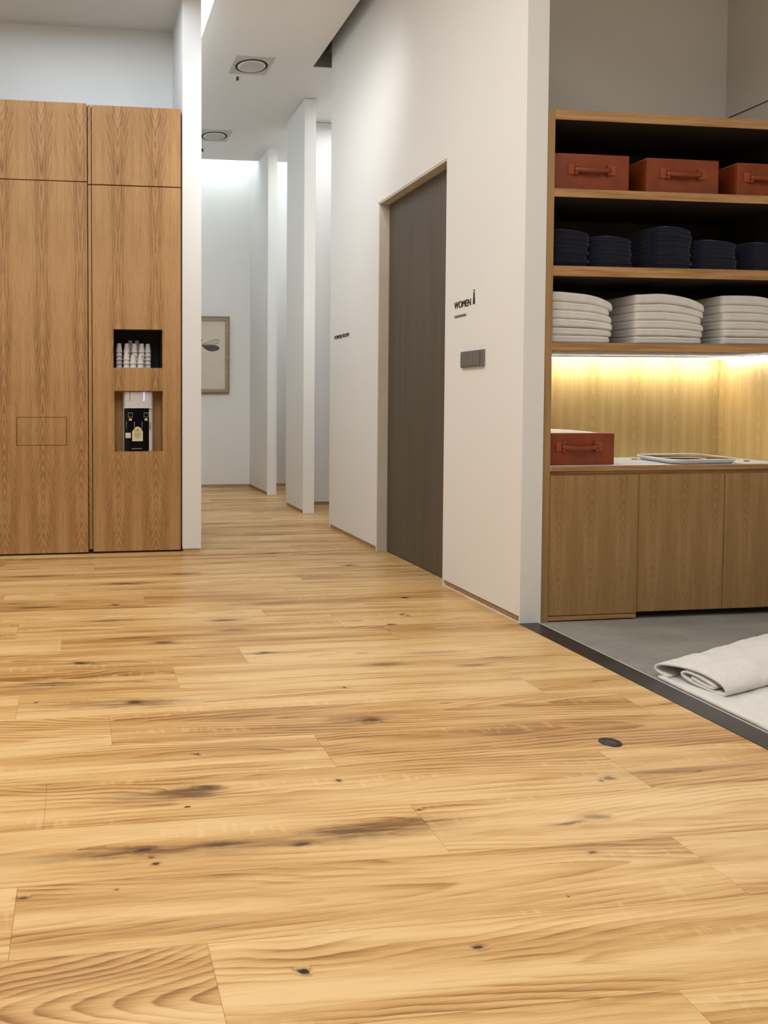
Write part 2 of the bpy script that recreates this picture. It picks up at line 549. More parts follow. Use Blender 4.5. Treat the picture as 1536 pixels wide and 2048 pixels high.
def wood_floor():
    me = bpy.data.meshes.new('floor')
    vs, fs, uv, pid = [], [], [], []
    X0, X1 = -1.95, 1.955
    fixed = {-2: [1.005], -1: [.232], 0: [-.128, 1.345], 1: [.812], 2: [1.468], 3: [.697], 4: [.094], 5: [-.2, 1.58], 7: [.64],
             8: [-.072], 10: [.866], 11: [.327], 13: [1.24], 14: [.694], 15: [.094]}
    rnd = random.Random(21)
    g = .0007
    special = {(-2, 0): (.46, .40, .62), (-1, 1): (.93, .30, .44), (-1, 0): (.31, .47, .20), (0, 1): (.12, .60, .58), (1, 0): (.55, .40, .47),
               (1, 1): (.77, .22, .42), (0, 0): (.2, .3, .55), (2, 0): (.61, .30, .52)}
    for k in range(-22, 38):
        y0 = 1.424 + .2185 * k
        y1 = y0 + .2185
        if y0 > BY:
            break
        xr = X1 if y0 < 3.3 else (2.062 if y0 < 5.9 else 3.6)
        js = sorted(fixed.get(k, [rnd.uniform(-.9, 1.7)]))
        cuts = list(js)
        while cuts[0] > X0 + .3:
            cuts.insert(0, cuts[0] - rnd.uniform(1.35, 1.85))
        while cuts[-1] < xr:
            cuts.append(cuts[-1] + rnd.uniform(1.35, 1.85))
        for i in range(len(cuts) - 1):
            a, b = max(cuts[i], X0), min(cuts[i + 1], xr)
            if b - a < .01:
                continue
            nfix = sum(1 for j in js if j <= cuts[i] + 1e-6)
            sd = special.get((k, nfix), (rnd.random(), rnd.random(), rnd.choice((rnd.uniform(.38, .46), rnd.uniform(.54, .62), rnd.uniform(.47, .53)))))
            n = len(vs)
            top = [(a + g, y0 + g), (b - g, y0 + g), (b - g, y1 - g), (a + g, y1 - g)]
            low = [(a, y0), (b, y0), (b, y1), (a, y1)]
            vs += [(x, y, 0) for x, y in top] + [(x, y, -.0016) for x, y in low]
            q = [(0, 1, 2, 3), (4, 5, 1, 0), (5, 6, 2, 1), (6, 7, 3, 2), (7, 4, 0, 3)]
            yc = (y0 + y1) / 2
            for f in q:
                fs.append(tuple(n + j for j in f))
                for j in f:
                    x, y, _ = vs[n + j]
                    uv.append((x, y - yc))
                    pid.append((*sd, 1))
    # sub-base so nothing shows through the joints
    n = len(vs)
    vs += [(X0, -3.4, -.0016), (3.6, -3.4, -.0016), (3.6, BY, -.0016), (X0, BY, -.0016)]
    me.from_pydata(vs, [], fs)
    l = me.uv_layers.new(name='plank')
    for i, c in enumerate(uv):
        l.data[i].uv = c
    ca = me.color_attributes.new('pid', 'FLOAT_COLOR', 'CORNER')
    for i, c in enumerate(pid):
        ca.data[i].color = c
    me.materials.append(M['floor'])
    o = bpy.data.objects.new('floor', me)
    COL.objects.link(o)
    o['kind'] = 'structure'


wood_floor()
struct('floor', MB().box(2.050, 3.60, -3.2, 3.9, -.03, 0), M['tile'])
struct('trim_7', MB().box(1.955, 2.06, WY0, 3.392, -.03, -.0002), M['oak_trim'])
struct('trim_1', MB().box(1.955, 2.050, -3.2, WY0, -.02, .002), M['threshold'], .001)
struct('trim_2', MB().box(2.0495, 2.0525, -3.2, WY0, -.02, .0026), M['white_metal'])

# ------------------------------------------------------------------ walls
G = .032                                                        # shadow gap above the floor
mb = MB()
mb.box(WX, WX2, WY0, DY0, G, DZ)                                # near pier
mb.box(WX, WX2, DY1, WY1, G, DZ)                                # far pier
mb.box(WX, WX2, WY0, WY1, DZ, 3.86)                             # above the door
mb.box(WX, WX2, WY0, WY0 + .008, 0.001, G)                      # metal edge profiles that reach the floor
mb.box(WX, WX2, WY1 - .008, WY1, 0.001, G)
mb.box(WX, WX2, DY1, DY1 + .010, 0.001, G)
mb.box(WX, WX2, DY0 - .010, DY0, 0.001, G)
struct('wall_right', mb, M['wall'])
mb = MB()
mb.box(WX + .010, WX2 - .01, WY0 + .008, DY0 - .010, 0, G)
mb.box(WX + .010, WX2 - .01, DY1 + .010, WY1 - .008, 0, G)
struct('baseboard_right', mb, M['oak_trim'])
struct('trim_3', MB().box(WX + .0005, WX + .0035, WY0 + .008, DY0 - .010, 0, .006), M['white_metal'])
# added unseen header over the opening, keeps light off the tiled room's upper wall
struct('wall_light_blocker', MB().box(WX, WX2, -3.2, WY0, 2.95, CZ), M['wall'])

# door: deep lining and a dark leaf
d = MB()
d.box(2.052, 2.058, DY0 + .003, DY1 - .003, .004, DZ - .003)
door = MB().box(2.028, 2.056, DY0 + .002, DY1 - .014, .006, DZ - .016).build('door_1', M['door'], None, .001)
door['kind'] = 'structure'
lin = MB()
lin.box(WX + .002, 2.058, DY1 - .012, DY1, .001, DZ)
lin.box(WX + .002, 2.058, DY0, DY1, DZ - .012, DZ)
lin.box(WX + .002, 2.058, DY0 - .0, DY0 + .0015, .001, DZ)
struct('trim_4', lin, M['jamb'])

# white fin wall left of the corridor and the wall above the cabinets
mb = MB()
mb.box(FX0, FX1, CY - .012, BY, G, CZ + .02)
mb.box(FX0, FX1, CY - .012, CY + .002, .022, G)
struct('wall_fin', mb, M['wall_cool'])
struct('baseboard_fin', MB().box(FX0 + .006, FX1 - .010, CY - .006, BY, 0, G), M['oak_trim'])
struct('wall_niche', MB().box(-1.95, FX0, 5.77, 5.87, 0, CZ + .02), M['wall_cool'])
struct('wall_left', MB().box(-2.05, -1.95, -3.2, 5.87, 0, CZ), M['wall'])

# far end of the corridor
struct('wall_back', MB().box(FX1, 3.6, BY, BY + .1, G, 4.05), M['wall'])
struct('baseboard_back', MB().box(FX1, 3.6, BY - .0, BY + .02, 0, G), M['oak_trim'])
mb = MB()
mb.box(1.980, 2.080, 8.25, BY - .0005, G, CZ + .004)
mb.box(1.980, 2.080, 8.25, 8.262, .002, G)
struct('wall_stub', mb, M['wall'])
struct('baseboard_stub', MB().box(1.990, 2.070, 8.262, BY, 0, G), M['oak_trim'])
mb = MB()
mb.box(1.968, 2.070, 6.85, 7.44, G, CZ - .004)
mb.box(1.968, 2.070, 6.85, 6.862, .002, G)
struct('wall_stub', mb, M['wall'])
struct('baseboard_stub', MB().box(1.978, 2.060, 6.862, 7.43, 0, G), M['oak_trim'])
struct('wall_alcove', MB().box(2.070, 3.6, 7.42, 7.52, G, CZ - .004), M['wall'])
struct('baseboard_alcove', MB().box(2.070, 3.6, 7.43, 7.50, 0, G), M['oak_trim'])
struct('wall_alcove', MB().box(WX2, 3.6, 5.98, 6.08, 0, CZ), M['wall'])
struct('wall_end', MB().box(3.6, 3.7, 5.98, BY + .1, 0, 4.05), M['wall'])
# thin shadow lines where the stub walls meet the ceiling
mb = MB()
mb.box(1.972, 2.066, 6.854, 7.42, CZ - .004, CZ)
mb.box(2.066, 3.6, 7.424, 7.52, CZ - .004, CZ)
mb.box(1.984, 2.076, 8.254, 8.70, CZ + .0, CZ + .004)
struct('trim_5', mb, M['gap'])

# tiled room behind the opening
struct('wall_towel_room', MB().box(WX2, 3.60, SB, SB + .1, 0, CZ), M['wall_warm'])
struct('wall_towel_room_right', MB().box(SX1, SX1 + .1, -3.2, SB, 0, CZ), M['wall_warm'])
struct('trim_6', MB().box(SX1 - .0015, SX1, -2.0, SB - .01, 2.455, 2.460), M['gap'])

# ceiling with its light slots
mb = MB()
T = .06
mb.box(-2.05, FX1 - .01, -3.2, 5.87, CZ, CZ + T)
mb.box(FX1 - .01, .902, -3.2, 5.24, CZ, CZ + T)
mb.box(.902, 1.848, -3.2, 8.70, CZ, CZ + T)
mb.box(1.848, 3.7, 6.212, 8.70, CZ, CZ + T)
mb.box(1.848, 1.96, -3.2, 1.0, CZ, CZ + T)
mb.box(1.96, 3.7, -3.2, 3.9, CZ, CZ + T)
mb.box(2.06, 3.7, 3.9, 6.20, CZ, CZ + T)
# dark slot along the door wall
ceil_parts = mb
mb = MB()
mb.box(1.838, 1.848, .9, 6.21, CZ + T, 3.88)
mb.box(1.848, 2.07, 6.20, 6.211, CZ + .0005, 3.86)
mb.box(1.838, 2.07, 1.0, 6.21, 3.86, 3.90)
mb.box(1.96, 2.07, 6.08, 6.20, 3.74, 3.86)
struct('trim_8', mb, M['slot_lining'])
mb = ceil_parts
# cove before the end wall
mb.box(FX1, 3.7, 8.69, 8.70, CZ + T, 4.04)
mb.box(FX1 - .1, 3.7, 8.69, BY + .1, 4.04, 4.08)
struct('ceiling', mb, M['ceil'])

# light slot beside the fin
L = thing('slot_light', (.855, 6.7, CZ), 'glowing white light slot in the corridor ceiling along the top of the white fin wall', 'light')
MB((.855, 6.7, CZ)).box(FX1 + .001, .901, 5.245, 8.69, CZ + .03, CZ + .04).build('diffuser', M['slot_glow'], L)
MB((.855, 6.7, CZ)).box(.8990, .9015, 5.245, 8.69, CZ - .002, CZ + .03).build('trim_edge', M['white_metal'], L)
L = thing('cove_light', (2.2, 8.78, 3.72), 'white light tube in the ceiling cove above the end wall of the corridor', 'light')
MB((2.2, 8.78, 3.72)).tube([(FX1 + .05, 8.78, 3.74), (3.5, 8.78, 3.74)], .014).build('tube', M['cove_glow'], L)
MB((2.2, 8.78, 3.72)).box(FX1 + .05, 3.5, 8.745, 8.76, 3.70, 3.77).build('holder', M['white_metal'], L)


def vent(cx, cy, label):
    o = thing('ceiling_vent', (cx, cy, CZ), label, 'vent', 'ceiling vents in the corridor')
    c = (cx, cy, CZ)
    MB(c).box(cx - .153, cx + .153, cy - .163, cy + .163, CZ - .006, CZ).build('plate', M['vent'], o, .001)
    MB(c).lathe([(.122, -.0085), (.128, -.0085), (.128, -.004), (.122, -.004)], (cx, cy, CZ), 48).build('slot_ring', M['vent_dark'], o)
    MB(c).lathe([(.0, -.018), (.085, -.017), (.102, -.012), (.106, -.007), (.106, -.006)], (cx, cy, CZ), 48).build('disc', M['vent'], o)
    MB(c).lathe([(.102, -.0125), (.106, -.0125), (.109, -.010), (.109, -.007), (.102, -.007)], c, 48).build('rim', M['white_metal'], o)


vent(1.362, 6.245, 'square grey ceiling vent with a round disc, nearer of the two in the corridor ceiling')
vent(1.352, 7.92, 'square grey ceiling vent with a round disc, farther of the two, towards the end wall')


def sprinkler(x, y, label):
    o = thing('sprinkler_head', (x, y, CZ), label, 'sprinkler', 'ceiling sprinkler heads')
    c = (x, y, CZ)
    MB(c).lathe([(.030, -.004), (.034, -.002), (.034, 0)], c, 24).build('escutcheon', M['white_metal'], o)
    MB(c).lathe([(.012, -.030), (.014, -.028), (.008, -.018), (.010, -.004)], c, 16).build('nozzle', M['black'], o)


sprinkler(1.295, 6.47, 'small sprinkler head just behind the nearer round ceiling vent')
sprinkler(1.300, 8.34, 'small sprinkler head behind the farther round ceiling vent')

# ------------------------------------------------------------------ tall oak cabinets
XS = .066                                                      # where the two cabinets meet
AZ = 2.905
A = thing('tall_cabinet', (-.55, CY, 0), 'tall oak cabinet at the left edge with a small flap and a blind lower door', 'cabinet', 'tall oak cabinets')
o3 = (-.55, CY, 0)


def frame_panel(mb, x0, x1, z0, z1, holes, y0, y1):
    """upright panel with rectangular holes, built from strips"""
    zs = sorted({z0, z1, *[h[2] for h in holes], *[h[3] for h in holes]})
    for a, b in zip(zs, zs[1:]):
        segs = [(x0, x1)]
        for h in holes:
            if h[2] < b - 1e-6 and h[3] > a + 1e-6:
                segs = [s for q in segs for s in ((q[0], h[0]), (h[1], q[1])) if s[1] - s[0] > 1e-6]
        for s in segs:
            mb.box(s[0], s[1], y0, y1, a, b)


fl = (-.392, -.072, .711, .895)
MB(o3).box(-1.15, XS + .0035, CY + .026, CY + .5, .012, AZ - .006).build('carcass', M['gap'], A)
MB(o3).box(-.53, XS - .002, CY, CY + .020, 2.410, AZ).build('door', M['veneer'], A, .0008)
m = MB(o3)
frame_panel(m, -.53, XS - .002, .012, 2.404, [fl], CY, CY + .020)
m.build('door', M['veneer'], A)
MB(o3).box(fl[0] + .003, fl[1] - .003, CY + .001, CY + .020, fl[2] + .003, fl[3] - .003).build('flap', M['veneer'], A, .0006)
MB(o3).box(-1.15, -.534, CY, CY + .020, 2.410, AZ).build('door', M['veneer'], A, .0008)
MB(o3).box(-1.15, -.534, CY, CY + .020, .012, 2.404).build('door', M['veneer'], A, .0008)
MB(o3).box(-1.15, XS - .004, CY + .012, CY + .03, 0, .012).build('plinth', M['gap'], A)

BX0, BX1 = XS + .004, .676
B = thing('tall_cabinet', (.37, CY, 0), 'tall oak cabinet with a cup niche and a water dispenser niche, against the white fin', 'cabinet', 'tall oak cabinets')
o3 = (.37, CY, 0)
h1 = (.231, .551, 1.215, 1.466)
h2 = (.236, .553, .667, 1.064)
yb = CY + .004
m = MB(o3)
m.box(BX0, BX1, CY + .30, CY + .5, .012, AZ - .012)
frame_panel(m, BX0, BX1, .012, AZ - .012, [(h1[0] - .01, h1[1] + .01, h1[2] - .01, h1[3] + .01), (h2[0] - .01, h2[1] + .01, h2[2] - .01, h2[3] + .01)], CY + .026, CY + .30)
m.build('carcass', M['gap'], B)
MB(o3).box(.095, BX1 - .004, yb, yb + .020, 2.396, AZ - .006).build('door', M['veneer'], B, .0008)
m = MB(o3)
frame_panel(m, .095, BX1 - .004, .014, 2.389, [h1, h2], yb, yb + .020)
m.build('door', M['veneer'], B)
m = MB(o3)
m.box(XS + .004, .090, yb + .004, yb + .022, .03, 2.389)
m.box(XS + .004, .090, yb + .004, yb + .022, 2.396, AZ - .006)
m.build('filler_strip', M['veneer'], B)
MB(o3).box(BX0, BX1, CY + .016, CY + .03, 0, .012).build('plinth', M['gap'], B)


def niche(h, depth, mat, name, t=.01):
    m = MB(o3)
    y0, y1 = yb + .020, yb + depth
    m.box(h[0] - t, h[0], y0, y1, h[2] - t, h[3] + t)
    m.box(h[1], h[1] + t, y0, y1, h[2] - t, h[3] + t)
    m.box(h[0], h[1], y0, y1, h[2] - t, h[2])
    m.box(h[0], h[1], y0, y1, h[3], h[3] + t)
    m.box(h[0] - t, h[1] + t, y1, y1 + t, h[2] - t, h[3] + t)
    return m.build(name, mat, B)


niche(h1, .26, M['inside_shade'], 'cup_niche')
niche(h2, .12, M['veneer'], 'dispenser_niche')

# paper cups, upside down in stacks
cup_me = None


def make_cup(loc):
    global cup_me
    if cup_me is None:
        m = MB()
        m.lathe([(.0128, .0600), (.0140, .0590), (.0145, .0575), (.0170, .038), (.0212, .004), (.0220, .0035), (.0225, .002), (.0220, .0), (.0208, .0), (.0202, .004), (.0138, .0560)], (0, 0, 0), 28)
        o = m.build('paper_cup', M['paper'])
        cup_me = o
        o.location = loc
        return o
    o = cup_me.copy()
    COL.objects.link(o)
    o.location = loc
    return o


NF = h1[2]
stacks = [  # px centre x, rows back, count, name
    (253.5, .05, 3, 'front row left stack'), (267, .05, 2, 'front row middle stack'), (281.8, .05, 2, 'front row right stack'),
    (240, .115, 5, 'leftmost tall stack'), (255.5, .115, 5, 'second tall stack from the left'), (271, .115, 5, 'middle tall stack'),
    (286.0, .115, 5, 'fourth tall stack from the left'), (299, .13, 5, 'rightmost tall stack'),
    (263.8, .19, 6, 'rear left stack'), (277.8, .19, 6, 'rear right stack')]
ordn = ['topmost', 'second from the top', 'third from the top', 'fourth from the top', 'fifth from the top', 'lowest']
for px, dy, n, nm in stacks:
    x = .231 + (px - 227) / 98 * .32
    for k in range(n):
        c = make_cup((x + random.uniform(-.0004, .0004), CY + .004 + dy, NF + .0004 + k * .0265))
        q = 'lowest' if k == 0 else ordn[n - 1 - k]
        tag(c, 'white paper cup, %s of the %s' % (q, nm), 'cup', 'upturned paper cups in the cabinet niche')

# water dispenser
wx0, wx1 = .300, .480
dz0, dz1 = h2[2], h2[3]
D = thing('water_dispenser', (.39, CY + .07, dz0), 'white and black water dispenser with two taps in the lower cabinet niche', 'dispenser')
o3 = (.39, CY + .07, dz0)
yf = CY + .022
bm_ = MB(o3)
pr = [(wx0 - .004, CY + .12), (wx0 - .004, yf + .03), (wx0 + .006, yf + .008), (wx0 + .03, yf), (wx1 - .022, yf), (wx1 + .002, yf + .008), (wx1 + .012, yf + .03), (wx1 + .012, CY + .12)]
bm_.prism(pr, 2, dz0 + .0005, dz1 - .004)
bm_.build('body', M['white_plastic'], D, .002)
pr2 = [(wx0 + .001, yf + .010), (wx0 + .03, yf - .0035), (wx1 - .026, yf - .0035), (wx1 - .002, yf + .010), (wx1 - .002, yf + .02), (wx0 + .001, yf + .02)]
MB(o3).prism(pr2, 2, dz0 + .002, dz0 + .284).build('front_panel', M['gloss_black'], D, .002)
MB(o3).box(wx0 - .002, wx1 + .004, yf - .012, yf + .004, dz0 + .284, dz0 + .291).build('hood_lip', M['white_plastic'], D, .002)
MB(o3).box(.4275, .4335, yf - .0015, yf + .002, dz0 + .333, dz1 - .005).build('indicator_light', M['blue_led'], D)
MB(o3).box(.3365, .3395, yf - .0012, yf + .002, dz0 + .333, dz1 - .005).build('panel_seam', M['ink'], D)
for cx in (.3405, .4435):
    ring = MB(o3)
    z = dz0 + .240
    ring.box(cx - .016, cx + .016, yf - .016, yf - .004, z - .016, z - .012).box(cx - .016, cx + .016, yf - .016, yf - .004, z + .012, z + .016)
    ring.box(cx - .016, cx - .012, yf - .016, yf - .004, z - .012, z + .012).box(cx + .012, cx + .016, yf - .016, yf - .004, z - .012, z + .012)
    tp = ring.build('tap_button', M['steel'], D, .001)
    MB(o3).lathe([(.007, -.020), (.009, -.018), (.009, -.006)], (cx, yf, z), 20, axis=1).build('tap', M['gloss_black'], tp)
    MB(o3).box(cx - .009, cx + .009, yf - .0065, yf - .0030, z - .037, z - .022).build('tap_label', M['label_cream'], tp)
    for sx in (-.026, .026):
        MB(o3).tube([(cx + sx, yf - .008, z - .045), (cx + sx, yf - .008, z - .095)], .0028).build('cup_guide', M['steel'], D)
lb = MB(o3)
lx, lz = .387, dz0 + .068
out = [(lx - .035, lz), (lx + .035, lz), (lx + .035, lz + .066), (lx + .027, lz + .070)] + \
      [(lx + .027 * math.cos(a), lz + .070 + .025 * math.sin(a)) for a in [PI * i / 12 for i in range(1, 12)]] + [(lx - .027, lz + .070), (lx - .035, lz + .066)]
lb.prism(out, 1, yf - .0075, yf - .0036)
lbo = lb.build('notice_card', M['label_cream'], D)
arc = MB(o3)
arc.prism([(lx + .021 * math.cos(a), lz + .066 + .021 * math.sin(a)) for a in [PI * i / 12 for i in range(13)]], 1, yf - .0080, yf - .0074)
arc.build('card_emblem', M['label_yellow'], lbo)
ln = MB(o3)
for zz, w in ((.060, .022), (.048, .024), (.040, .018), (.031, .023), (.020, .015)):
    for i in range(5):
        a = -w + 2 * w * i / 5
        ln.box(lx + a + .001, lx + a + 2 * w / 5 - .001, yf - .0083, yf - .0074, lz + zz - .0015, lz + zz + .0015)
ln.prism([(lx - .006, lz + .070), (lx + .006, lz + .070), (lx, lz + .083)], 1, yf - .0085, yf - .0078)
ln.build('card_print', M['ink'], lbo)
st = MB(o3).box(.308, .343, yf - .0065, yf - .0030, dz0 + .089, dz0 + .123).build('sticker', M['white_plastic'], D)
MB(o3).box(.312, .339, yf - .0072, yf - .0064, dz0 + .094, dz0 + .119).build('sticker_print', M['label_cream'], st)
MB(o3).box(.348, .415, yf - .010, yf - .003, dz0 + .016, dz0 + .022).build('drip_tray_edge', M['steel'], D, .001)

# ------------------------------------------------------------------ signs and switch on the door wall


def text_mesh(body, mat, name, y_left, y_right, z0, z1, parent, org, ext=.0015, x=WX):
    cu_ = bpy.data.curves.new('lettering', 'FONT')
    cu_.body = body
    cu_.size = 1
    cu_.extrude = .02
    cu_.space_character = 1.02
    tmp = bpy.data.objects.new('lettering_source', cu_)
    COL.objects.link(tmp)
    dg = bpy.context.evaluated_depsgraph_get()
    me = bpy.data.meshes.new_from_object(tmp.evaluated_get(dg))
    bpy.data.objects.remove(tmp)
    xs = [v.co.x for v in me.vertices]
    ys = [v.co.y for v in me.vertices]
    x0, x1, a0, a1 = min(xs), max(xs), min(ys), max(ys)
    for v in me.vertices:
        u = (v.co.x - x0) / (x1 - x0)
        w = (v.co.y - a0) / (a1 - a0)
        yy = y_left + (y_right - y_left) * u
        zz = z0 + (z1 - z0) * w
        v.co = Vector((x - ext / 2 - (v.co.z / .02) * ext / 2 - .0001, yy, zz)) - Vector(org)
    me.materials.clear()
    me.materials.append(mat)
    o = bpy.data.objects.new(name, me)
    COL.objects.link(o)
    if parent:
        o.parent = parent
    return o


so = (WX, 3.9, 1.49)
W = thing('wall_sign', so, 'black lettering WOMEN with a slim figure and grey bar beside the dark door', 'sign')
text_mesh('WOMEN', M['black'], 'lettering', 3.992, 3.815, 1.479, 1.514, W, so, .003)
fg = MB(so)
fy, fz0, fz1 = 3.783, 1.482, 1.556
for s in (-1, 1):
    fg.prism([(fy + s * .001, fz0 + .045), (fy + s * .010, fz0), (fy + s * .003, fz0)], 0, WX - .003, WX - .0002)
fg.prism([(fy - .0075, fz0 + .012), (fy + .0075, fz0 + .012), (fy + .004, fz0 + .060), (fy - .004, fz0 + .060)], 0, WX - .003, WX - .0002)
fg.lathe([(.0045, -.003), (.0045, -.0002)], (WX, fy, fz1 - .006), 16, axis=0, smooth=False)
fg.build('figure', M['black'], W)
MB(so).box(WX - .002, WX - .0002, 3.865, 3.988, 1.432, 1.444).build('bar', M['grey_print'], W)
so = (WX, 5.8, 1.49)
Pn = thing('wall_sign', so, 'small black lettering POWDER ROOM near the far end of the white wall', 'sign')
text_mesh('POWDER ROOM', M['black'], 'lettering', 5.965, 5.640, 1.470, 1.497, Pn, so, .003)

so = (WX, 3.78, 1.21)
K = thing('light_switch', so, 'brushed grey multi-gang light switch on the white wall below the WOMEN sign', 'switch')
MB(so).box(WX - .012, WX - .0003, 3.668, 3.898, 1.168, 1.250).build('plate', M['steel'], K, .0015)
for i in range(3):
    a = 3.892 - i * .066
    MB(so).box(WX - .0155, WX - .011, a - .064, a, 1.174, 1.244).build('rocker', M['steel'], K, .001)

# ------------------------------------------------------------------ picture on the end wall
po = (1.40, BY - .02, 1.526)
Q = thing('framed_picture', po, 'framed drawing of a winged insect hanging on the end wall of the corridor', 'picture')
x0, x1, z0, z1 = 1.075, 1.727, 1.09, 1.964
y0, y1 = BY - .045, BY - .001
m = MB(po)
t = .045
m.box(x0, x1, y0, y1, z1 - t, z1).box(x0, x1, y0, y1, z0, z0 + t).box(x0, x0 + t, y0, y1, z0 + t, z1 - t).box(x1 - t, x1, y0, y1, z0 + t, z1 - t)
m.build('frame', M['frame_wood'], Q)
m = MB(po)
e = .007
m.box(x0 - .001, x1 + .001, y0 - .003, y1, z1 - e, z1 + .001).box(x0 - .001, x1 + .001, y0 - .003, y1, z0 - .001, z0 + e)
m.box(x0 - .001, x0 + e, y0 - .003, y1, z0, z1).box(x1 - e, x1 + .001, y0 - .003, y1, z0, z1)
m.build('outer_edge', M['frame_edge'], Q)
MB(po).box(x0 + .04, x1 - .04, BY - .028, BY - .004, z0 + .04, z1 - .04).build('paper', M['art_paper'], Q)
yp = BY - .0285
for s in (-1, 1):
    rx, rz = 1.405 + (.004 if s > 0 else -.004), 1.637

    def P_(dx, dz):
        return (rx + s * dx, rz + dz)
    low = [P_(0, 0), P_(.04, -.004), (rx + s * .10, rz - .002), P_(.16, -.004), P_(.195, -.016), P_(.205, -.032), P_(.19, -.052), P_(.15, -.064), P_(.10, -.066), P_(.05, -.045), P_(.015, -.015)]
    up = [P_(.01, .008), P_(.06, .030), P_(.11, .055), P_(.16, .070), P_(.19, .070), P_(.204, .055), P_(.195, .032), P_(.16, .012), P_(.11, .004), P_(.05, .006)]
    a = MB(po).prism(low, 1, yp - .002, yp).build('lower_wing', M['wing_dark'], Q)
    MB(po).tube([(p[0], yp - .001, p[1]) for p in low + low[:1]], .003, 6).build('outline', M['ink'], a)
    a = MB(po).prism(up, 1, yp - .002, yp).build('upper_wing', M['wing_light'], Q)
    MB(po).tube([(p[0], yp - .001, p[1]) for p in up + up[:1]], .002, 6).build('outline', M['ink'], a)
MB(po).tube([(1.40, yp, 1.70), (1.40, yp, 1.66), (1.40, yp, 1.60), (1.40, yp, 1.50)], .005, 8).build('insect_body', M['ink'], Q)
MB(po).lathe([(.009, -.003), (.009, 0)], (1.406, yp, 1.692), 12, axis=1).build('insect_eye', M['ink'], Q)

# ------------------------------------------------------------------ towel shelving unit
uo = (2.7, SY, 0)
U = thing('shelving_unit', uo, 'built-in oak shelving unit with open shelves above and cupboards below in the tiled room', 'shelving')
XR = SX1 - .002
MB(uo).box(SX0 + .002, 2.098, SY, SB - .001, .001, 2.287).build('side_panel', M['veneer_r'], U, .0008)
o = MB(uo).box(2.098, XR, SY + .006, SB - .001, 2.245, 2.286).build('top_board', M['inside_shade'], U)
MB(uo).box(2.098, XR, SY + .001, SY + .0055, 2.2445, 2.287).build('edge_band', M['oak_edge'], o)
for a, b in ((1.906, 1.942), (1.557, 1.601), (1.225, 1.260)):
    o = MB(uo).box(2.098, XR, SY + .006, SB - .012, a, b).build('shelf', M['inside_shade'], U)
    MB(uo).box(2.098, XR, SY + .001, SY + .0055, a - .0005, b).build('edge_band', M['oak_edge'], o)
MB(uo).box(XR - .008, XR, SY + .02, SB - .012, 1.2605, 2.2445).build('end_panel', M['inside_shade'], U)  # added dark panel, the shade between the shelves is in its colour
MB(uo).box(2.0982, 2.0990, SY + .012, SB - .013, 1.2605, 2.2445).build('side_shade_sheet', M['inside_shade'], U)  # thin dark sheet standing in for shade on the oak side
MB(uo).box(2.098, XR, SB - .012, SB - .001, .66, 1.225).build('back_panel', M['veneer_b'], U)
MB(uo).box(2.098, XR, SB - .012, SB - .001, 1.225, 2.245).build('back_panel', M['inside_shade'], U)
MB(uo).box(XR - .012, XR, SY + .02, SB - .012, .709, 1.2245).build('end_panel', M['veneer_b'], U)
MB(uo).box(2.098, XR, SY + .020, SB - .012, .03, .66).build('carcass', M['gap'], U)
MB(uo).box(2.098, XR, SY + .010, SY + .03, .66, .680).build('finger_rail', M['oak_edge'], U)
for i, (a, b) in enumerate(((2.0995, 2.5305), (2.5345, 2.9645), (2.9685, XR))):
    y = SY - (.003 if i == 0 else 0)
    MB(uo).box(a, b, y, y + .018, .030 if i == 0 else .034, .664).build('door', M['veneer_r'], U, .0008)
MB(uo).box(2.0995, 2.5305, SY + .001, SY + .02, .006, .026).build('plinth', M['oak_edge'], U, .0008)
MB(uo).box(2.0995, XR, SY + .06, SY + .08, .001, .03).build('plinth', M['gap'], U)
ct = MB((2.7, SY, .683)).box(2.0985, XR - .0125, SY - .004, SB - .0125, .6835, .708).build('worktop', M['stone_top'], None, .001)
MB((2.7, SY, .683)).box(2.0985, XR - .0125, SY - .0055, SY - .0042, .6835, .7065).build('edge_band', M['oak_edge'], ct)
tag(ct, 'pale stone worktop running over the oak cupboards under the lit niche', 'worktop')
L = thing('led_strip', (2.7, 3.73, 1.22), 'warm white light strip under the lowest shelf along the back of the niche', 'light')
MB((2.7, 3.73, 1.22)).box(2.105, XR - .02, 3.715, 3.745, 1.218, 1.2248).build('channel', M['white_metal'], L)
MB((2.7, 3.73, 1.22)).box(2.105, XR - .02, 3.718, 3.742, 1.211, 1.218).build('diffuser', M['led'], L)
L = thing('led_strip', (3.29, 3.5, 1.22), 'cool white light strip under the lowest shelf along the right end panel', 'light')
MB((3.29, 3.5, 1.22)).box(3.285, 3.305, 3.36, 3.70, 1.218, 1.2248).build('channel', M['white_metal'], L)
MB((3.29, 3.5, 1.22)).box(3.287, 3.303, 3.36, 3.70, 1.212, 1.218).build('diffuser', M['led_cool'], L)

# leather boxes


